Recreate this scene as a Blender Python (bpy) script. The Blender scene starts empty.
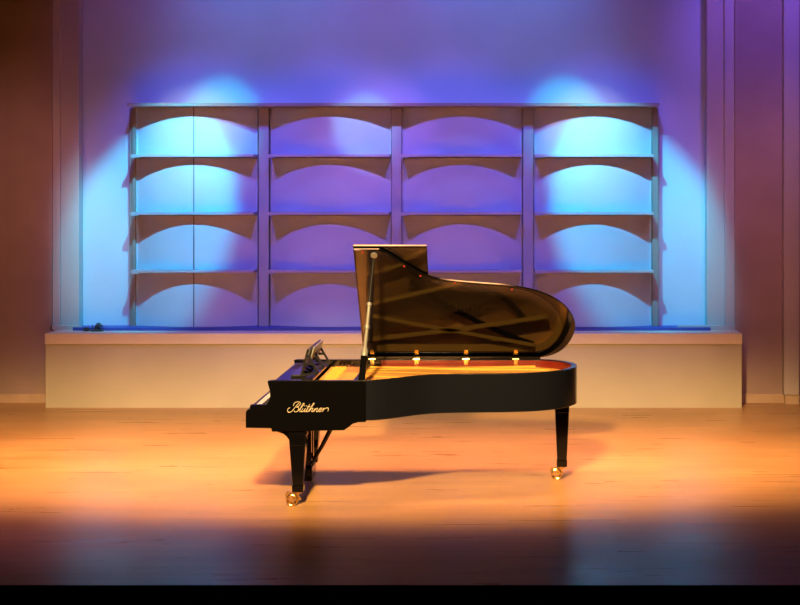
import bpy, bmesh, math, random
from mathutils import Vector, Matrix
random.seed(7)
C = bpy.context.scene.collection
PI = math.pi

# ------------------------------------------------------------------ camera
F, CX, CY, HC = 1400.0, 500.0, 195.0, 2.46
cam_d = bpy.data.cameras.new('camera'); cam = bpy.data.objects.new('camera', cam_d); C.objects.link(cam)
cam.location = (0, 0, HC); cam.rotation_euler = (PI/2, 0, 0)
cam_d.sensor_width = 36; cam_d.lens = F/800*36
cam_d.shift_x = (400-CX)/800; cam_d.shift_y = -(302.5-CY)/800
cam_d.clip_end = 100
bpy.context.scene.camera = cam
vs = bpy.context.scene.view_settings
vs.view_transform = 'Standard'; vs.look = 'None'; vs.exposure = 0; vs.gamma = 1

# ------------------------------------------------------------------ materials
def mat(name, col, rough=0.5, metal=0.0, spec=0.5, coat=0.0, noise=None, bump=None):
    m = bpy.data.materials.new(name); m.use_nodes = True
    nt = m.node_tree; b = nt.nodes['Principled BSDF']
    b.inputs['Base Color'].default_value = (*col, 1); b.inputs['Roughness'].default_value = rough
    b.inputs['Metallic'].default_value = metal
    b.inputs['Specular IOR Level'].default_value = spec
    b.inputs['Coat Weight'].default_value = coat; b.inputs['Coat Roughness'].default_value = 0.03
    if noise:
        sc, amt = noise
        tc = nt.nodes.new('ShaderNodeTexCoord'); n = nt.nodes.new('ShaderNodeTexNoise')
        n.inputs['Scale'].default_value = sc; n.inputs['Detail'].default_value = 4
        r = nt.nodes.new('ShaderNodeValToRGB')
        r.color_ramp.elements[0].position = .3; r.color_ramp.elements[1].position = .7
        r.color_ramp.elements[0].color = (*[max(0, c*(1-amt)) for c in col], 1)
        r.color_ramp.elements[1].color = (*[min(1, c*(1+amt)) for c in col], 1)
        nt.links.new(tc.outputs['Object'], n.inputs['Vector']); nt.links.new(n.outputs['Fac'], r.inputs['Fac'])
        nt.links.new(r.outputs['Color'], b.inputs['Base Color'])
        if bump:
            bp = nt.nodes.new('ShaderNodeBump'); bp.inputs['Strength'].default_value = bump
            bp.inputs['Distance'].default_value = .01
            nt.links.new(n.outputs['Fac'], bp.inputs['Height']); nt.links.new(bp.outputs['Normal'], b.inputs['Normal'])
    return m

def floor_mat():
    m = bpy.data.materials.new('stage_boards'); m.use_nodes = True
    nt = m.node_tree; N = nt.nodes; L = nt.links; b = N['Principled BSDF']
    tc = N.new('ShaderNodeTexCoord')
    br = N.new('ShaderNodeTexBrick'); br.offset = .37
    br.inputs['Color1'].default_value = (.50, .29, .14, 1); br.inputs['Color2'].default_value = (.46, .265, .125, 1)
    br.inputs['Mortar'].default_value = (.38, .21, .10, 1)
    br.inputs['Scale'].default_value = 1; br.inputs['Mortar Size'].default_value = .0025
    br.inputs['Brick Width'].default_value = 2.4; br.inputs['Row Height'].default_value = .14
    L.new(tc.outputs['Object'], br.inputs['Vector'])
    mp = N.new('ShaderNodeMapping'); mp.inputs['Scale'].default_value = (.7, 7, 1)
    L.new(tc.outputs['Object'], mp.inputs['Vector'])
    n = N.new('ShaderNodeTexNoise'); n.inputs['Scale'].default_value = 1.4; n.inputs['Detail'].default_value = 6
    n.inputs['Distortion'].default_value = .6
    L.new(mp.outputs['Vector'], n.inputs['Vector'])
    n2 = N.new('ShaderNodeTexNoise'); n2.inputs['Scale'].default_value = .9; n2.inputs['Detail'].default_value = 3
    L.new(tc.outputs['Object'], n2.inputs['Vector'])
    def mixc(a, fac, dark, light):
        r = N.new('ShaderNodeValToRGB'); r.color_ramp.elements[0].position = .3; r.color_ramp.elements[1].position = .7
        r.color_ramp.elements[0].color = (*dark, 1); r.color_ramp.elements[1].color = (*light, 1)
        L.new(fac, r.inputs['Fac'])
        x = N.new('ShaderNodeMix'); x.data_type = 'RGBA'; x.blend_type = 'MULTIPLY'; x.inputs['Factor'].default_value = 1
        L.new(a, x.inputs['A']); L.new(r.outputs['Color'], x.inputs['B']); return x.outputs['Result']
    c = mixc(br.outputs['Color'], n.outputs['Fac'], (.84, .8, .75), (1.08, 1.06, 1.03))
    c = mixc(c, n2.outputs['Fac'], (.86, .8, .74), (1.1, 1.1, 1.1))
    L.new(c, b.inputs['Base Color'])
    b.inputs['Roughness'].default_value = .3; b.inputs['Specular IOR Level'].default_value = .2
    rr = N.new('ShaderNodeMapRange'); rr.inputs['To Min'].default_value = .2; rr.inputs['To Max'].default_value = .42
    L.new(n.outputs['Fac'], rr.inputs['Value']); L.new(rr.outputs['Result'], b.inputs['Roughness'])
    bp = N.new('ShaderNodeBump'); bp.inputs['Strength'].default_value = .12; bp.inputs['Distance'].default_value = .01
    L.new(n.outputs['Fac'], bp.inputs['Height']); L.new(bp.outputs['Normal'], b.inputs['Normal'])
    return m

M = dict(
    wall=mat('painted_wall', (.47, .53, .66), .8, noise=(1.2, .05)),
    panel=mat('diffuser_panel', (.48, .54, .68), .55, noise=(2.0, .04)),
    shelfwood=mat('shelf_board', (.42, .40, .46), .5),
    topwood=mat('top_board_wood', (.26, .21, .20), .6),
    post=mat('post_paint', (.36, .37, .44), .55),
    pilaster=mat('pilaster_paint', (.46, .40, .42), .6, noise=(1.0, .06)),
    side=mat('side_wall_cloth', (.36, .26, .25), .9, noise=(1.3, .12)),
    seam=mat('seam_dark', (.12, .11, .14), .8),  # dark joint line for the centre seam of the first bay
    fascia=mat('ledge_fascia', (.44, .39, .34), .6, noise=(1.1, .08)),
    nosing=mat('ledge_nosing', (.68, .58, .46), .5, noise=(3, .05)),
    base=mat('baseboard_wood', (.50, .35, .27), .5, noise=(4, .1)),
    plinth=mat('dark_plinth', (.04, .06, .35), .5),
    black=mat('black_lacquer', (.002, .002, .0025), .06, spec=.3, coat=.0),
    blackrim_sheen=mat('black_lacquer_rim_sheen', (.005, .006, .011), .14, spec=.4, coat=.0),  # faint bluish reflection on the bent side, mixed into the base colour
    blackmatte=mat('satin_black', (.005, .005, .006), .35),
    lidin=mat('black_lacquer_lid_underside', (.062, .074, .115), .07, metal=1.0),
    stagefront=mat('stage_front_black', (.0015, .0015, .0015), 1.0, spec=0),
    maho=mat('mahogany_inner_rim', (.10, .008, .006), .3, coat=.2, noise=(8, .2)),
    sound=mat('spruce_soundboard', (.66, .30, .06), .35, noise=(6, .12)),
    gold=mat('bronzed_plate', (.74, .38, .07), .35, metal=.3),
    brass=mat('polished_brass', (.80, .58, .26), .22, metal=1.0),
    steel=mat('steel', (.30, .31, .34), .35, metal=.6),
    string=mat('string_copper', (.50, .27, .09), .4, metal=.6),
    letter=mat('emblem_metal', (.46, .39, .32), .4, metal=.2),
    ivory=mat('ivory_key', (.45, .45, .44), .3),
    ebony=mat('ebony_key', (.01, .01, .01), .3),
    felt=mat('red_felt', (.30, .02, .02), .95),
    deskgrey=mat('music_desk_lacquer', (.012, .012, .014), .2, coat=.5),
    leaf=mat('grey_satin_leaf', (.16, .17, .19), .3),
    device=mat('fixture_grey', (.03, .04, .05), .5),
    lens=mat('fixture_lens', (.25, .35, .4), .1),
)
M['floor'] = floor_mat()

# ------------------------------------------------------------------ mesh helpers
def obj(name, bm, m, parent=None, smooth=False, bevel=0):
    me = bpy.data.meshes.new(name)
    bmesh.ops.recalc_face_normals(bm, faces=bm.faces[:])
    bm.to_mesh(me); bm.free()
    me.materials.append(m)
    o = bpy.data.objects.new(name, me); C.objects.link(o)
    if smooth:
        for p in me.polygons: p.use_smooth = True
        me.set_sharp_from_angle(angle=math.radians(35))
    if bevel:
        md = o.modifiers.new('bevel', 'BEVEL'); md.width = bevel; md.segments = 2; md.limit_method = 'ANGLE'
    if parent: o.parent = parent
    return o
def box(bm, x0, x1, y0, y1, z0, z1):
    v = [bm.verts.new((x, y, z)) for z in (z0, z1) for y in (y0, y1) for x in (x0, x1)]
    for f in ((0,1,3,2),(4,6,7,5),(0,4,5,1),(2,3,7,6),(0,2,6,4),(1,5,7,3)):
        bm.faces.new([v[i] for i in f])
    return bm
def B(*a):
    return box(bmesh.new(), *a)
def hexa(bm, lo, hi):
    """lo, hi: four xyz corners each"""
    a = [bm.verts.new(p) for p in lo]; b = [bm.verts.new(p) for p in hi]
    bm.faces.new(a[::-1]); bm.faces.new(b)
    for i in range(4): bm.faces.new((a[i], a[(i+1)%4], b[(i+1)%4], b[i]))
    return bm
def prism_v(bm, pts, v0, v1):
    """profile in (u, z), extruded across v"""
    a = [bm.verts.new((u, v0, z)) for u, z in pts]; b = [bm.verts.new((u, v1, z)) for u, z in pts]
    bm.faces.new(a); bm.faces.new(b[::-1]); n = len(pts)
    for i in range(n): bm.faces.new((a[i], b[i], b[(i+1)%n], a[(i+1)%n]))
    return bm
def prism_z(bm, pts, z0, z1):
    a = [bm.verts.new((x, y, z0)) for x, y in pts]; b = [bm.verts.new((x, y, z1)) for x, y in pts]
    bm.faces.new(a[::-1]); bm.faces.new(b); n = len(pts)
    for i in range(n): bm.faces.new((a[i], a[(i+1)%n], b[(i+1)%n], b[i]))
    return bm
def band(bm, outer, inner, z0, z1, closed=False):
    n = len(outer)
    rows = []
    for o_, i_ in zip(outer, inner):
        rows.append([bm.verts.new((o_[0], o_[1], z0)), bm.verts.new((o_[0], o_[1], z1)),
                     bm.verts.new((i_[0], i_[1], z1)), bm.verts.new((i_[0], i_[1], z0))])
    for k in range(n if closed else n-1):
        a, b = rows[k], rows[(k+1) % n]
        for j in range(4): bm.faces.new((a[j], b[j], b[(j+1)%4], a[(j+1)%4]))
    if not closed:
        bm.faces.new(rows[0]); bm.faces.new(rows[-1][::-1])
    return bm
def tube(bm, pts, r, seg=8, flat=None, radii=None):
    pts = [Vector(p) for p in pts]; rings = []
    prev = None
    for i, p in enumerate(pts):
        t = (pts[min(i+1, len(pts)-1)] - pts[max(i-1, 0)]).normalized()
        if prev is None:
            up = Vector((0, 0, 1)) if abs(t.z) < .9 else Vector((0, 1, 0))
            n = t.cross(up).normalized()
        else:
            n = (prev - t*prev.dot(t)).normalized()
        prev = n; b = t.cross(n)
        rr = radii[i] if radii else r
        rings.append([bm.verts.new(p + (n*math.cos(2*PI*k/seg) + b*math.sin(2*PI*k/seg))*rr) for k in range(seg)])
    for a, b in zip(rings, rings[1:]):
        for k in range(seg): bm.faces.new((a[k], a[(k+1)%seg], b[(k+1)%seg], b[k]))
    bm.faces.new(rings[0][::-1]); bm.faces.new(rings[-1])
    return bm
def bar(bm, p, q, w, h, up=(0,0,1)):
    p, q = Vector(p), Vector(q); t = (q-p).normalized(); s = t.cross(Vector(up)).normalized(); n = s.cross(t)
    c = [(-1,-1),(1,-1),(1,1),(-1,1)]
    return hexa(bm, [p + s*a*w/2 + n*b*h/2 for a, b in c], [q + s*a*w/2 + n*b*h/2 for a, b in c])
def cyl(bm, c, axis, r, h, seg=24):
    c = Vector(c); ax = Vector(axis).normalized()
    return tube(bm, [c - ax*h/2, c + ax*h/2], r, seg)
def catmull(P, k=8):
    out = []; n = len(P)
    for i in range(n-1):
        p0 = Vector(P[max(i-1,0)]); p1 = Vector(P[i]); p2 = Vector(P[i+1]); p3 = Vector(P[min(i+2,n-1)])
        for j in range(k):
            t = j/k
            out.append(.5*((2*p1)+(p2-p0)*t+(2*p0-5*p1+4*p2-p3)*t*t+(3*p1-p0-3*p2+p3)*t**3))
    out.append(Vector(P[-1]))
    return out
def offset(path, d):
    out = []; n = len(path)
    for i, p in enumerate(path):
        a = path[max(i-1,0)]; b = path[min(i+1,n-1)]
        t = Vector((b[0]-a[0], b[1]-a[1])).normalized()
        out.append((p[0] - t.y*d, p[1] + t.x*d))
    return out
def empty(name, loc, label=None, cat=None, group=None):
    o = bpy.data.objects.new(name, None); C.objects.link(o); o.location = loc; o.empty_display_size = .1
    if label: o['label'] = label; o['category'] = cat
    if group: o['group'] = group
    return o
def struct(name, bm, m, **k):
    o = obj(name, bm, m, **k)
    if o.parent is None: o['kind'] = 'structure'
    return o
def copy_tree(o, parent=None):
    c = o.copy(); C.objects.link(c)
    if parent: c.parent = parent
    for ch in list(o.children): copy_tree(ch, c)
    return c
def atX(px, s): return (px-CX)/s
def atZ(py, s): return HC-(py-CY)/s

# ------------------------------------------------------------------ setting
YF = 8.83                         # front edge of the stage
YL = 16.17                        # front of the ledge
YB = 16.80                        # back wall behind the shelves
YS = 16.57                        # side walls beyond the ledge
sL, sB, sS = F/YL, F/YB, F/YS
struct('floor', B(-14, 12, YF, YB+.3, -.10, 0), M['floor'])
struct('wall_front', B(-14, 12, YF-.03, YF+.3, -1.4, -.001), M['stagefront'])
lx0, lx1 = atX(45, sL), atX(742, sL)
LZ = .86
led = struct('wall_ledge', B(lx0, lx1, YL+.02, YB-.02, 0, LZ-.125), M['fascia'])
nos = struct('trim_ledge_nosing', B(lx0-.004, lx1+.004, YL, YB-.005, LZ-.125, LZ), M['nosing'], bevel=.006)
struct('wall_back', B(-5.4, 3.0, YB, YB+.2, 0, 7.5), M['wall'])
# outer side walls, flush with the ledge ends
xl = atX(52, sS); xr = atX(735, sS)
struct('wall_left', B(-14, xl, YS, YS+.2, 0, 7.5), M['side'])
struct('wall_right', B(xr, 12, YS, YS+.2, 0, 7.5), M['side'])
struct('baseboard_left', B(-14, lx0-.02, YS-.03, YS, 0, .11), M['base'], bevel=.004)
struct('baseboard_right', B(lx1+.02, 12, YS-.03, YS, 0, .11), M['base'], bevel=.004)
# pilasters that frame the lit bay
def pilaster(name, x0, x1, step):
    bm = B(x0, x1, YB-.16, YB, LZ, 7.5)
    s0, s1 = step
    box(bm, s0, s1, YB-.20, YB-.155, LZ, 7.5)
    struct(name, bm, M['pilaster'], bevel=.004)
YP = YB-.16; sP = F/YP
pilaster('trim_pilaster_left', atX(52, sP), atX(79, sP), (atX(52, sP), atX(61, sP)))
pilaster('trim_pilaster_right', atX(707, sP), atX(735, sP), (atX(724, sP), atX(735, sP)))
bm = B(atX(52, sP)+.004, atX(70, sP), YP-.07, YP, LZ, LZ+.055); box(bm, atX(70, sP), atX(82, sP), YP-.055, YP, LZ, LZ+.05)
struct('trim_pilaster_foot_left', bm, M['pilaster'])
bm = B(atX(677, sP), atX(734, sP), YP-.07, YP-.002, LZ, LZ+.055)
struct('trim_pilaster_foot_right', bm, M['pilaster'])
# outer pilaster on the right side wall
bm = B(atX(782, sS), atX(797, sS), YS-.12, YS, .11, 7.5)
struct('trim_pilaster_outer', bm, M['pilaster'], bevel=.006)
struct('trim_pilaster_outer_foot', B(atX(782, sS)+.02, atX(797, sS), YS-.10, YS-.031, 0, .109), M['base'])
# dark plinth at the wall foot
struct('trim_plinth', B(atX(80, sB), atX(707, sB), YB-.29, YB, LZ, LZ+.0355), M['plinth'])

# ------------------------------------------------------------------ diffuser bays with shelves
YSH = YB-.33; s2 = F/YSH          # front edge of the shelves
sPn = F/(YB-.12)
rowsZ = [atZ(154.2, s2), atZ(212.2, s2), atZ(270.2, s2)]     # shelf tops
TOPZ = atZ(103.2, s2)
def panel_bm(w, z0, z1, back=.05, bulge=.19, seam=False):
    bm = bmesh.new(); n = 28; vf = []
    for i in range(n+1):
        x = -w/2 + w*i/n; d = back + bulge*(1-(2*i/n-1)**2)
        vf.append((bm.verts.new((x, -d, z0)), bm.verts.new((x, -d, z1)), bm.verts.new((x, 0, z0)), bm.verts.new((x, 0, z1))))
    for a, b in zip(vf, vf[1:]):
        bm.faces.new((a[0], b[0], b[1], a[1])); bm.faces.new((a[1], b[1], b[3], a[3]))
        bm.faces.new((a[2], a[3], b[3], b[2])); bm.faces.new((a[0], a[2], b[2], b[0]))
    bm.faces.new((vf[0][0], vf[0][1], vf[0][3], vf[0][2])); bm.faces.new((vf[-1][0], vf[-1][2], vf[-1][3], vf[-1][1]))
    return bm
bays = [(135, 257, 'shelf bay of curved panels at the far left, lit cyan, with a centre seam'),
        (270, 391, 'lilac shelf bay of curved panels second from the left, behind the piano lid tip'),
        (402, 522, 'shelf bay of curved panels third from the left, mostly violet, above the piano lid'),
        (534, 652, 'shelf bay of curved panels at the far right, lit cyan, beside the right pilaster')]
zlev = [LZ+.036] + rowsZ[::-1] + [TOPZ]
for k, (a, b, lab) in enumerate(bays):
    x0, x1 = atX(a, sPn), atX(b, sPn); xc = (x0+x1)/2; w = x1-x0
    root = empty('shelf_bay', (xc, YB, LZ+.036), lab, 'shelves', 'curved shelf bays along the back wall')
    for r in range(4):
        zb = zlev[r]-LZ-.036 + (.001 if r == 0 else 0); zt = zlev[r+1]-LZ-.036-.04
        o = obj('curved_panel', panel_bm(w-.004, zb+.002, zt), M['panel'], root, smooth=True)
        # light beads down both panel edges
        for sx in (-1, 1): obj('edge_bead', B(sx*(w/2-.008)-.006, sx*(w/2-.008)+.006, -.070, -.030, zb+.004, zt), M['panel'], root)
        if k == 0:
            obj('seam', B(-.006, .006, -.244, -.238, zb+.003, zt), M['seam'], o)
    for r in range(3):
        z = rowsZ[r]-LZ-.036
        bm = B(-w/2+.004, w/2-.004, -.33, -.001, z-.032, z)
        s = obj('shelf', bm, M['shelfwood'], root, bevel=.003)
        obj('end_clip', B(-w/2+.006, -w/2+.10, -.334, -.31, z-.040, z-.026), M['post'], s)
posts = [(128, 135, 'outer post at the left end of the shelf wall'), (258.5, 268.5, 'post between the first and second shelf bays from the left'),
         (391.5, 401.5, 'middle post of the shelf wall, between the two centre bays'),
         (523, 533.5, 'post between the third and fourth shelf bays from the left'), (652.5, 658.5, 'outer post at the right end of the shelf wall')]
for i, (a, b, lab) in enumerate(posts):
    x0, x1 = atX(a, sPn), atX(b, sPn)
    if i == 0:
        bm = B(x0, x0+.035, -0+YB-.06, YB-.001, LZ+.036, TOPZ-.04); box(bm, x0+.045, x1, YB-.10, YB-.001, LZ+.036, TOPZ-.04)
    else:
        bm = B(x0, x1, YB-.11, YB-.001, LZ+.036, TOPZ-.04)
    o = obj('shelf_post', bm, M['topwood'] if i in (0, 4) else M['post'], bevel=.004)
    o['label'] = lab; o['category'] = 'post'; o['group'] = 'posts of the shelf wall'
bm = B(atX(128, s2), atX(659, s2), YSH-.05, YB-.001, TOPZ-.038, TOPZ)
o = obj('top_board', bm, M['topwood'], bevel=.004)
o['label'] = 'long thin board running across the top of all four shelf bays'; o['category'] = 'board'
for a in (128, 258.5, 523, 652):   # small corbels under the board at the posts
    pass

# little fixture on the ledge at the left
fx = empty('floor_light', (atX(102, sP), YB-.35, LZ), 'small dark light fixture on the ledge left of the shelf wall', 'light')
bm = B(-.07, .07, -.05, .05, 0, .018); obj('base', bm, M['device'], fx, bevel=.004)
for x in (-.054, .054): obj('bracket', B(x-.004, x+.004, -.012, .012, .018, .075), M['device'], fx)
bm = bmesh.new(); tube(bm, [(0, -.035, .05), (0, .03, .062), (0, .045, .066)], .03, 16, radii=[.026, .032, .034]); h = obj('housing', bm, M['device'], fx, smooth=True)
bm = bmesh.new(); tube(bm, [(0, .045, .066), (0, .050, .067)], .028, 16); obj('lens', bm, M['lens'], h)
obj('connector', B(-.16, -.10, -.02, .02, 0, .045), M['device'], fx, bevel=.004)
bm = bmesh.new(); tube(bm, [(-.10, 0, .02), (-.085, .0, .012), (-.07, 0, .012)], .006, 8); obj('cable', bm, M['device'], fx, smooth=True)

# ------------------------------------------------------------------ the grand piano
PX, PY = -2.0, 11.02
W = 1.45
piano = empty('grand_piano', (PX, PY, 0), 'black lacquered concert grand piano with raised lid on brass casters', 'piano')
CE = .945                        # end of the straight cheek
curve = catmull([(CE, 0), (1.01, .008), (1.10, .06), (1.22, .165), (1.34, .275), (1.46, .345), (1.60, .378), (1.80, .398), (2.05, .415),
                 (2.25, .455), (2.42, .54), (2.55, .67), (2.635, .84), (2.66, 1.00), (2.64, 1.15), (2.57, 1.30), (2.47, 1.40), (2.36, 1.445), (2.25, W)], 6)
curve = [(p.x, p.y) for p in [Vector((a[0], a[1], 0)) for a in curve]]
outline = [(.19, 0), (.5, 0), (.8, 0)] + curve + [(1.9, W), (1.4, W), (.9, W), (.5, W), (.19, W)]
inner = offset(outline, .045)
Z0, Z1 = .685, 1.0
obj('rim', band(bmesh.new(), outline, inner, Z0, Z1), M['blackrim_sheen'], piano, smooth=True, bevel=.003)
obj('hinge_rail', B(.80, 2.36, W-.012, W+.010, 1.0001, 1.022), M['black'], piano)
inner2 = offset(outline, .049)
obj('inner_rim', band(bmesh.new(), inner, inner2, .86, .992), M['maho'], piano, smooth=True)
# side cheeks with the arm profile
zz = lambda y: atZ(y, 127); uu = lambda x: (x-246)/127
prof = [(uu(267.6), zz(381)), (uu(268.6), zz(385)), (uu(270.2), zz(391)), (uu(270.4), zz(396)), (uu(269), zz(401)), (uu(266.5), zz(404.5)),
        (uu(262.5), zz(407)), (uu(256), zz(408.3)), (uu(249), zz(409)), (uu(246.7), zz(410.3)), (uu(246), zz(412.5)), (uu(246), zz(427.6)),
        (uu(271.5), zz(428)), (uu(272.2), zz(431.4)), (uu(344.5), zz(430)), (uu(348), zz(427.5)), (uu(353), zz(423.5)), (uu(358), zz(422)), (uu(366), zz(421.8)), (uu(366), zz(381))]
for v0, v1 in ((-.012, .05), (W-.05, W+.012)):
    obj('cheek', prism_v(bmesh.new(), prof, v0, v1), M['black'], piano, bevel=.003)
# key bed, bottom frame
kb = [(.02, .64), (.20, .635), (.21, .612), (.775, .62), (.84, .68), (.90, .69), (.90, .70), (.02, .70)]
obj('key_bed', prism_v(bmesh.new(), kb, .05, W-.05), M['blackmatte'], piano)
bmf = bmesh.new()
for p, q in (((.9, .35, .735), (2.35, 1.0, .735)), ((.9, 1.1, .735), (2.45, 1.0, .735)), ((1.4, .38, .735), (1.4, 1.4, .735)), ((1.9, .45, .735), (1.9, 1.4, .735))):
    bar(bmf, p, q, .09, .06)
obj('belly_brace', bmf, M['blackmatte'], piano)
obj('key_slip', B(0.0, .022, .05, W-.05, .645, .765), M['black'], piano, bevel=.004)
for v0 in (.052, W-.052-.05): obj('key_block', B(.022, .19, v0, v0+.05, .70, .80), M['black'], piano, bevel=.006)
# keyboard: 52 white keys, 36 black ones
kbd = empty('keyboard', (0, 0, 0)); kbd.parent = piano
kv0, kv1 = .105, W-.105; kw = (kv1-kv0)/52
wk = bk = None
for i in range(52):
    v = kv1-(i+.5)*kw
    if wk is None:
        wk = obj('white_key', B(.024, .192, -kw/2+.0005, kw/2-.0005, .72, .765), M['ivory'], kbd, bevel=.001); o = wk
    else:
        o = wk.copy(); C.objects.link(o)
    o.location = (0, v, 0)
    if i % 7 in (0, 2, 3, 5, 6) and i < 51 and i != 51:
        if bk is None:
            bm = hexa(bmesh.new(), [(.075,-.006,.765),(.192,-.006,.765),(.192,.006,.765),(.075,.006,.765)], [(.082,-.0045,.777),(.192,-.0045,.777),(.192,.0045,.777),(.082,.0045,.777)])
            bk = obj('black_key', bm, M['ebony'], kbd); b_ = bk
        else:
            b_ = bk.copy(); C.objects.link(b_)
        b_.location = (0, v-kw/2, 0)
obj('fallboard', prism_v(bmesh.new(), [(.192, .80), (.205, .80), (.232, .975), (.205, .985), (.196, .97)], .052, W-.052), M['black'], piano, bevel=.003)
obj('music_shelf', B(.222, .50, .052, W-.052, .966, .984), M['black'], piano, bevel=.003)
# music desk, folded up and leaning back
desk = obj('music_desk', prism_v(bmesh.new(), [(.375, .985), (.395, .985), (.452, 1.205), (.440, 1.212), (.432, 1.205)], .34, 1.10), M['deskgrey'], piano, bevel=.003)
obj('desk_ledge', B(.305, .385, .32, 1.12, .985, 1.003), M['deskgrey'], desk, bevel=.003)
obj('desk_leaf', prism_v(bmesh.new(), [(.433, 1.10), (.445, 1.10), (.474, 1.205), (.462, 1.208)], .50, 1.09), M['leaf'], desk, bevel=.002)
for v in (.345, .70, 1.065):
    bm = bmesh.new()
    bar(bm, (.44, v, 1.16), (.525, v, 1.02), .018, .014, (0, 1, 0)); bar(bm, (.525, v, 1.02), (.395, v, .995), .018, .014, (0, 1, 0))
    bar(bm, (.42, v, 1.09), (.48, v, 1.09), .018, .010, (0, 1, 0))
    obj('desk_strut', bm, M['deskgrey'], desk)
# soundboard, plate, struts, strings
ib = offset(outline, .05)
obj('soundboard', prism_z(bmesh.new(), [(max(p[0], .5), p[1]) for p in ib], .875, .89), M['sound'], piano)
obj('pin_block', B(.50, .80, .055, W-.055, .890, .935), M['gold'], piano, bevel=.004)
zp = .925
def path_band(pts, w, z0, z1):
    P = [(p.x, p.y) for p in catmull([(a, b, 0) for a, b in pts], 8)]
    return band(bmesh.new(), offset(P, w/2), offset(P, -w/2), z0, z1)
ring_o = offset(outline, .055); ring_i = offset(outline, .12)
sel = [k for k, p in enumerate(outline) if p[0] >= .8]
pl = band(bmesh.new(), [ring_o[k] for k in sel], [ring_i[k] for k in sel], .89, .93)
plate = obj('iron_plate', pl, M['gold'], piano, smooth=True)
for pts, w, h in (
        ([(.80, .98), (1.15, .90), (1.51, .815), (1.9, .70), (2.1, .60)], .035, .03),
        ([(.80, 1.29), (1.6, 1.20), (2.43, 1.08)], .038, .03),
        ([(.80, 1.07), (1.46, 1.19), (2.31, 1.34)], .032, .03),
        ([(.80, .70), (1.1, .62), (1.35, .50)], .03, .03),
        ([(.80, .45), (1.0, .36), (1.15, .24)], .028, .03)):
    obj('plate_strut', path_band(pts, w, .915, .955), M['gold'], plate)
obj('treble_bridge', path_band([(.86, .44), (1.10, .59), (1.33, .75), (1.64, .80), (2.00, .90), (2.24, 1.12)], .05, .889, .925), M['ebony'], piano, smooth=True)
obj('bass_bridge', path_band([(1.19, .77), (1.55, 1.0), (2.0, 1.22), (2.30, 1.33)], .045, .889, .932), M['ebony'], piano, smooth=True)
bp = bmesh.new()
for P in ([(.86, .44), (1.10, .59), (1.33, .75), (1.64, .80), (2.00, .90), (2.24, 1.12)], [(1.19, .77), (1.55, 1.0), (2.0, 1.22), (2.30, 1.33)]):
    for q in catmull([(a, b, 0) for a, b in P], 12): box(bp, q.x-.003, q.x+.003, q.y-.003, q.y+.003, .92, .943)
o = obj('bridge_pins', bp, M['brass'], piano); o['kind'] = 'stuff'
# tuning pins and strings, too many to count
bm = bmesh.new()
for i in range(60):
    v = .10+i*(W-.20)/63
    for j in range(3):
        u = .56+j*.035+(.012 if i % 2 else 0)
        box(bm, u-.0035, u+.0035, v-.0035, v+.0035, .934, .958)
o = obj('tuning_pins', bm, M['gold'], piano); o['kind'] = 'stuff'
def inside_end(v0, du, dv):
    u, v = .66, v0
    while True:
        u += .01*du; v += .01*dv
        if v > W-.13 or v < .13 or u > 2.5: return u, v
        # distance to the curved side
        for k in sel:
            p = outline[k]
            if (p[0]-u)**2 + (p[1]-v)**2 < .13**2: return u, v
bm = bmesh.new()
for i in range(88):
    v = .12+i*(W-.24)/87
    du, dv = (1, .10) if i < 60 else (1, -.30)
    n_ = math.hypot(du, dv); e = inside_end(v, du/n_, dv/n_)
    z = .944 if i < 60 else .958
    bar(bm, (.66, v, .945), (e[0], e[1], z), .0028 if i < 60 else .0045, .0028)
o = obj('strings', bm, M['string'], piano); o['kind'] = 'stuff'
bm = bmesh.new()
for i in range(60):
    v = .14+i*(W-.28)/59; box(bm, .82, .86, v-.007, v+.007, .948, .972)
o = obj('dampers', bm, M['ebony'], piano); o['kind'] = 'stuff'
obj('felt_strip', B(.68, .70, .06, W-.06, .935, .942), M['felt'], piano)

# lid, raised on its prop
TH = math.radians(48); cT, sT = math.cos(TH), math.sin(TH)
lid_out = [(.80, 0), (.785, 1.40), (1.00, 1.40)] + [(p.x, p.y) for p in catmull([(1.00, 1.40, 0), (1.08, 1.345, 0), (1.20, 1.23, 0), (1.32, 1.125, 0), (1.42, 1.06, 0),
            (1.55, 1.02, 0), (1.8, .985, 0), (2.05, .955, 0), (2.28, .895, 0), (2.45, .80, 0), (2.57, .67, 0), (2.64, .52, 0), (2.655, .40, 0), (2.63, .26, 0), (2.57, .13, 0), (2.48, .04, 0), (2.38, 0, 0)], 6)][1:]
HZ = 1.012
def lid_pt(u, d, t):  # d along the lid from the hinge line, t out of its top face
    return (u, W - d*cT + t*sT, HZ + d*sT + t*cT)
LD = .957
def lid_slab(pts, t0, t1):
    pts = [(u, d*LD) for u, d in pts]
    bm = bmesh.new()
    a = [bm.verts.new(lid_pt(u, d, t0)) for u, d in pts]; b = [bm.verts.new(lid_pt(u, d, t1)) for u, d in pts]
    bm.faces.new(a); bm.faces.new(b[::-1]); n = len(pts)
    for i in range(n): bm.faces.new((a[i], b[i], b[(i+1)%n], a[(i+1)%n]))
    return bm
lid = obj('lid', lid_slab(lid_out, .003, .022), M['black'], piano, bevel=.003)
cu = sum(p[0] for p in lid_out)/len(lid_out)
def inset(pts, d):
    q = pts + [pts[0]]; out = []
    n = len(pts)
    for i in range(n):
        a = pts[i-1]; b = pts[(i+1) % n]; t = Vector((b[0]-a[0], b[1]-a[1])).normalized()
        out.append((pts[i][0]+t.y*d, pts[i][1]-t.x*d))
    return out
obj('underside_panel', lid_slab([(u if u < 2.0 else 2.0+(u-2.0)*.84, d) for u, d in inset(lid_out, .012)], .0, .003), M['lidin'], lid)
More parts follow.
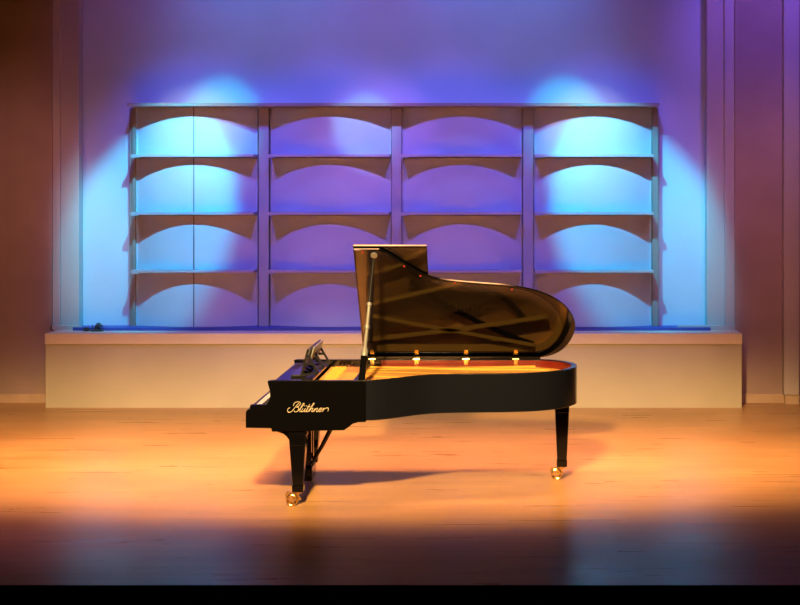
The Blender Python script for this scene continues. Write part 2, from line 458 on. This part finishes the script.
flap = obj('front_flap', lid_slab([(.782, .02), (.782, 1.415), (1.395, 1.415), (1.395, .02)], .026, .048), M['black'], piano, bevel=.003)
obj('underside_panel', lid_slab([(.80, .04), (.80, 1.40), (1.385, 1.40), (1.385, .04)], .0235, .026), M['lidin'], flap)
for u in (.865, 1.26, 1.70, 2.14):
    bm = bmesh.new()
    box(bm, u-.018, u+.018, W-.052, W-.044, .95, .998)
    cyl(bm, (u, W-.045, 1.004), (1, 0, 0), .010, .055, 12)
    hexa(bm, [lid_pt(u-.02, .04, -.005), lid_pt(u+.02, .04, -.005), lid_pt(u+.02, .04, .0), lid_pt(u-.02, .04, .0)],
             [lid_pt(u-.014, .105, -.005), lid_pt(u+.014, .105, -.005), lid_pt(u+.014, .105, .0), lid_pt(u-.014, .105, .0)])
    obj('hinge', bm, M['brass'], piano)
# prop
a = Vector((.905, .065, .985)); b = Vector(lid_pt(.955, 1.28, -.012)); t = b-a
prop = obj('lid_prop', bar(bmesh.new(), a, a+t*.20, .052, .03, (0, 1, .3)), M['black'], piano, bevel=.004)
bm = bmesh.new(); tube(bm, [a+t*.19, a+t*.235, a+t*.27, a+t*.60], .014, 12, radii=[.028, .028, .015, .014]); obj('tube', bm, M['steel'], prop, smooth=True)
bm = bmesh.new(); tube(bm, [a+t*.60, a+t*.97], .011, 12); obj('upper_rod', bm, M['blackmatte'], prop, smooth=True)
for f_ in (.42, .60): 
    bm = bmesh.new(); tube(bm, [a+t*(f_-.012), a+t*(f_+.012)], .021, 12); obj('collar', bm, M['steel'], prop, smooth=True)
bm = bmesh.new(); cyl(bm, lid_pt(.955, 1.28, -.006), (0, sT, cT), .028, .012, 16); obj('prop_cup', bm, M['steel'], lid, smooth=True)
bm = bmesh.new()
for u, d in ((.86, 1.37), (1.20, 1.20), (1.33, 1.08), (1.62, .99), (2.1, .91)): cyl(bm, lid_pt(u, d*LD, -.002), (0, sT, cT), .009, .004, 10)
o = obj('lid_buffers', bm, M['felt'], lid)

# legs with brass casters
def leg(u, v, zt, wt, front):
    bm = bmesh.new()
    def sq(w, z, du=0): return [(u-w/2+du, v-w/2, z), (u+w/2+du, v-w/2, z), (u+w/2+du, v+w/2, z), (u-w/2+du, v+w/2, z)]
    hexa(bm, sq(.082, .165), sq(wt, zt-.12)); hexa(bm, sq(wt, zt-.12), sq(wt+.012, zt-.02)); hexa(bm, sq(wt+.012, zt-.02), sq(wt+.012, zt+.01))
    L = obj('leg', bm, M['black'], piano, bevel=.006)
    bm = hexa(bmesh.new(), sq(.088, .112), sq(.092, .168)); obj('leg_cuff', bm, M['black'], L, bevel=.005)
    bm = bmesh.new()
    cyl(bm, (u, v, .106), (0, 0, 1), .03, .014, 20); cyl(bm, (u-.01, v, .095), (0, 0, 1), .018, .02, 16)
    wc = (u-.048, v, .048)
    for sv in (-1, 1):
        # twin wheel: tyre ring plus hub
        n = 20; ring = [(wc[0]+.040*math.cos(2*PI*i/n), v+sv*.026, wc[2]+.040*math.sin(2*PI*i/n)) for i in range(n+1)]
        tube(bm, ring, .0085, 8)
        cyl(bm, (wc[0], v+sv*.026, wc[2]), (0, 1, 0), .014, .026, 14)
        for q in range(5):
            an = q*2*PI/5+.3; bar(bm, (wc[0], v+sv*.026, wc[2]), (wc[0]+.038*math.cos(an), v+sv*.026, wc[2]+.038*math.sin(an)), .009, .009, (0, 1, 0))
    cyl(bm, wc, (0, 1, 0), .008, .075, 10)
    bar(bm, (u-.005, v, .092), (wc[0], v, wc[2]), .02, .018, (0, 1, 0))
    bar(bm, (u-.02, v, .098), (u-.092, v, .106), .016, .007)         # brake lever
    bar(bm, (u-.088, v, .100), (u-.100, v, .070), .016, .007, (0, 1, 0))
    bar(bm, (u-.02, v, .10), (u+.018, v, .045), .014, .008, (0, 1, 0))
    obj('caster', bm, M['brass'], L, smooth=True)
    return L
leg(.402, .075, .60, .125, True); leg(.355, W-.14, .60, .125, True); leg(2.535, 1.10, .70, .120, False)
for v0 in (.0, W-.19):
    pr = [(.205, .615), (.215, .598), (.25, .592), (.29, .578), (.318, .556), (.336, .530), (.468, .530), (.485, .572), (.505, .592), (.56, .600), (.60, .615)]
    obj('leg_bracket', prism_v(bmesh.new(), pr[:6]+[(.34,.53),(.46, .53), (.475, .57), (.475, .615)], v0+.012, v0+.14), M['black'], piano, bevel=.003)
# pedal lyre
lyre = obj('pedal_lyre', B(.345, .455, .60, .85, .595, .62), M['black'], piano)
for v in (.665, .785): obj('post', hexa(bmesh.new(), [(.375, v-.022, .19), (.430, v-.022, .19), (.430, v+.022, .19), (.375, v+.022, .19)], [(.375, v-.026, .60), (.425, v-.026, .60), (.425, v+.026, .60), (.375, v+.026, .60)]), M['black'], lyre, bevel=.004)
obj('pedal_box', B(.345, .440, .60, .85, .085, .20), M['black'], lyre, bevel=.006)
for v in (.655, .725, .795):
    bm = bmesh.new(); tube(bm, [(.35, v, .115), (.32, v, .108), (.29, v, .100), (.272, v, .090)], .01, 10, radii=[.009, .012, .017, .012]); obj('pedal', bm, M['brass'], lyre, smooth=True)
for v in (.63, .82):
    bm = bmesh.new(); tube(bm, [(.43, v, .22), (.50, v, .34), (.665, v, .66)], .016, 10, radii=[.013, .015, .019]); obj('brace', bm, M['black'], lyre, smooth=True)

# maker's script on the cheek
K = 1/16/127.0
def SX(x, y=215): return ((284+(x+(215-y)*.18-6)/16.0)-246)/127.0
def SZ(y): return HC-((398+(215-(215-y)*1.12)/16.0)-CY)/127.0
strokes = [
    [(100,158),(72,168),(64,200),(88,222),(130,212),(165,170),(195,125),(228,92)],
    [(150,132),(150,100),(185,76),(232,76),(252,98),(236,130),(200,148),(232,156),(240,186),(215,214),(180,214),(172,196)],
    [(238,200),(282,150),(312,108),(302,94),(284,120),(264,180),(266,212),(286,208),(306,166)],
    [(306,166),(292,204),(304,215),(328,196),(346,164)],
    [(346,164),(332,206),(346,215),(364,196),(384,160)],
    [(322,136),(330,124)], [(352,136),(360,124)],
    [(404,108),(384,160),(370,206),(384,215),(402,196),(436,150)],
    [(366,146),(424,142)],
    [(436,150),(472,108),(464,92),(446,118),(412,215)],
    [(418,200),(444,170),(464,164),(460,186),(450,208),(466,214),(486,192),(502,166)],
    [(502,166),(486,215)],
    [(490,202),(518,172),(538,164),(536,184),(526,208),(542,214),(562,196)],
    [(562,196),(596,180),(600,164),(582,164),(564,192),(574,214),(600,206),(626,172)],
    [(626,172),(634,162),(640,176),(626,215)],
    [(634,196),(652,172),(676,164),(700,160),(716,176),(708,206)],
]
bm = bmesh.new()
for s in strokes:
    P = catmull([(x, y, 0) for x, y in s], 5) if len(s) > 2 else [Vector((*p, 0)) for p in s]
    Q = [(SX(p.x, p.y), -.0135, SZ(p.y)) for p in P]
    tube(bm, Q, .0027, 6)
obj('lettering', bm, M['letter'], piano, smooth=True)

# ------------------------------------------------------------------ lights
def spot(name, loc, tgt, col, power, angle, blend=.5, size=.15):
    d = bpy.data.lights.new(name, 'SPOT'); d.energy = power; d.color = col; d.spot_size = math.radians(angle)
    d.spot_blend = blend; d.shadow_soft_size = size
    o = bpy.data.objects.new(name, d); C.objects.link(o); o.location = loc
    o.rotation_euler = (Vector(tgt)-Vector(loc)).to_track_quat('-Z', 'Y').to_euler(); return o
def area(name, loc, tgt, col, power, sx, sy):
    d = bpy.data.lights.new(name, 'AREA'); d.shape = 'RECTANGLE'; d.size = sx; d.size_y = sy; d.energy = power; d.color = col
    o = bpy.data.objects.new(name, d); C.objects.link(o); o.location = loc
    o.rotation_euler = (Vector(tgt)-Vector(loc)).to_track_quat('-Z', 'Y').to_euler(); return o
def wx(px, s=sB): return (px-CX)/s
def wz(py, s=sB): return HC-(py-CY)/s
VIO = (.17, .12, 1.0)
ZL, YLt = 5.6, 13.9
for sd, x0, x1, x2 in (('left', 262, 156, 192), ('right', 520, 634, 595)):
    spot('wash_cyan_'+sd, (wx(x0), YLt, ZL), (wx(x1), YB, wz(225)), (.0, .74, 1.0), 1500, 27, .5, .05)
    spot('wash_pale_'+sd, (wx(x0), YLt, ZL), (wx(x2), YB, wz(150)), (1, .92, .65), 420, 22, 1, .05)
spot('wash_cyan_centre', (wx(370), YLt, ZL), (wx(366), YB, wz(136)), (.15, .72, .95), 420, 15, .7, .05)
spot('glow_left', (wx(235), 14.3, ZL), (wx(222), YB, wz(132)), (.0, .85, .9), 380, 21, .7, .05)
spot('glow_right', (wx(555), 14.3, ZL), (wx(566), YB, wz(132)), (.0, .85, .9), 380, 21, .7, .05)
spot('wash_pink_centre', (wx(380), YLt, ZL), (wx(378), YB, wz(140)), (.8, .25, .6), 200, 26, 1, .05)
spot('wash_side_left', (wx(105), 14.6, 5.8), (wx(98), YB, wz(240)), (.35, .8, .95), 800, 16, 1, .1)
spot('wash_side_right', (wx(682), 14.6, 5.8), (wx(684), YB, wz(240)), (.1, .72, .95), 620, 16, 1, .1)
for px in (200, 330, 450, 590):
    spot('wash_violet', (wx(px+10), 13.7, 5.8), (wx(px), YB, wz(215)), VIO, 460, 48, .8, .12)
for px, c, p in ((180, (.22, .10, .8), 150), (275, (.04, .26, .9), 400), (395, (.24, .10, .8), 260), (500, (.04, .28, .9), 400), (600, (.2, .12, .9), 160)):
    spot('wash_upper', (wx(px), 14.9, 7.2), (wx(px), YB, wz(20)), c, p, 60, 1, .3)
spot('side_violet_right', (wx(770), 14.5, 7.0), (wx(770), YS, wz(20)), (.25, .12, 1), 600, 50, 1, .3)
spot('side_rose_left', (wx(20), 12.5, 6.5), (wx(20), YS, 1.6), (1, .42, .36), 330, 40, 1, .3)
spot('side_rose_right', (wx(772), 12.5, 6.5), (wx(772), YS, 1.6), (1, .40, .42), 330, 40, 1, .3)
# dim warm front light over everything
spot('front_warm', (-1.2, -3, 7.0), (-1.2, 16, 1.2), (1.0, .42, .42), 1050, 32, .7, .5)
# wide flat warm beam over the stage and the ledge front
b = spot('stage_key', (-1.2, 4.0, 5.6), (-1.2, 13.4, .0), (1.0, .62, .20), 13500, 66, .7, .25)
b.scale = (1, .31, 1)
for x, y in ((-5.2, 13.2), (-3.4, 13.0), (-1.6, 13.4), (.4, 13.2), (2.4, 13.2)):
    spot('stage_warm', (x, y-.6, 7), (x, y, 0), (1.0, .47, .12), 1300, 34, 1, 1.0)
spot('stage_magenta', (-3.4, 11.5, 7), (-3.2, 11.0, 0), (.9, .28, .9), 420, 34, 1, .4)
spot('stage_blue_left', (-2.9, 10, 7), (-2.45, 9.8, 0), (.2, .35, 1), 240, 13, 1, .3)
spot('stage_blue_right', (1.4, 10, 7), (1.38, 10.0, 0), (.3, .4, 1), 160, 8, 1, .3)
a_ = area('stage_soft_fill', (-1.2, 12.4, 7.2), (-1.2, 12.9, 0), (1, .45, .2), 150, 7, 2)  # overhead fill added to lighten the piano's shadow on the floor
a_.data.spread = math.radians(40)
w = bpy.data.worlds.new('world'); bpy.context.scene.world = w; w.use_nodes = True
w.node_tree.nodes['Background'].inputs['Color'].default_value = (.5, .4, .45, 1)
w.node_tree.nodes['Background'].inputs['Strength'].default_value = .004
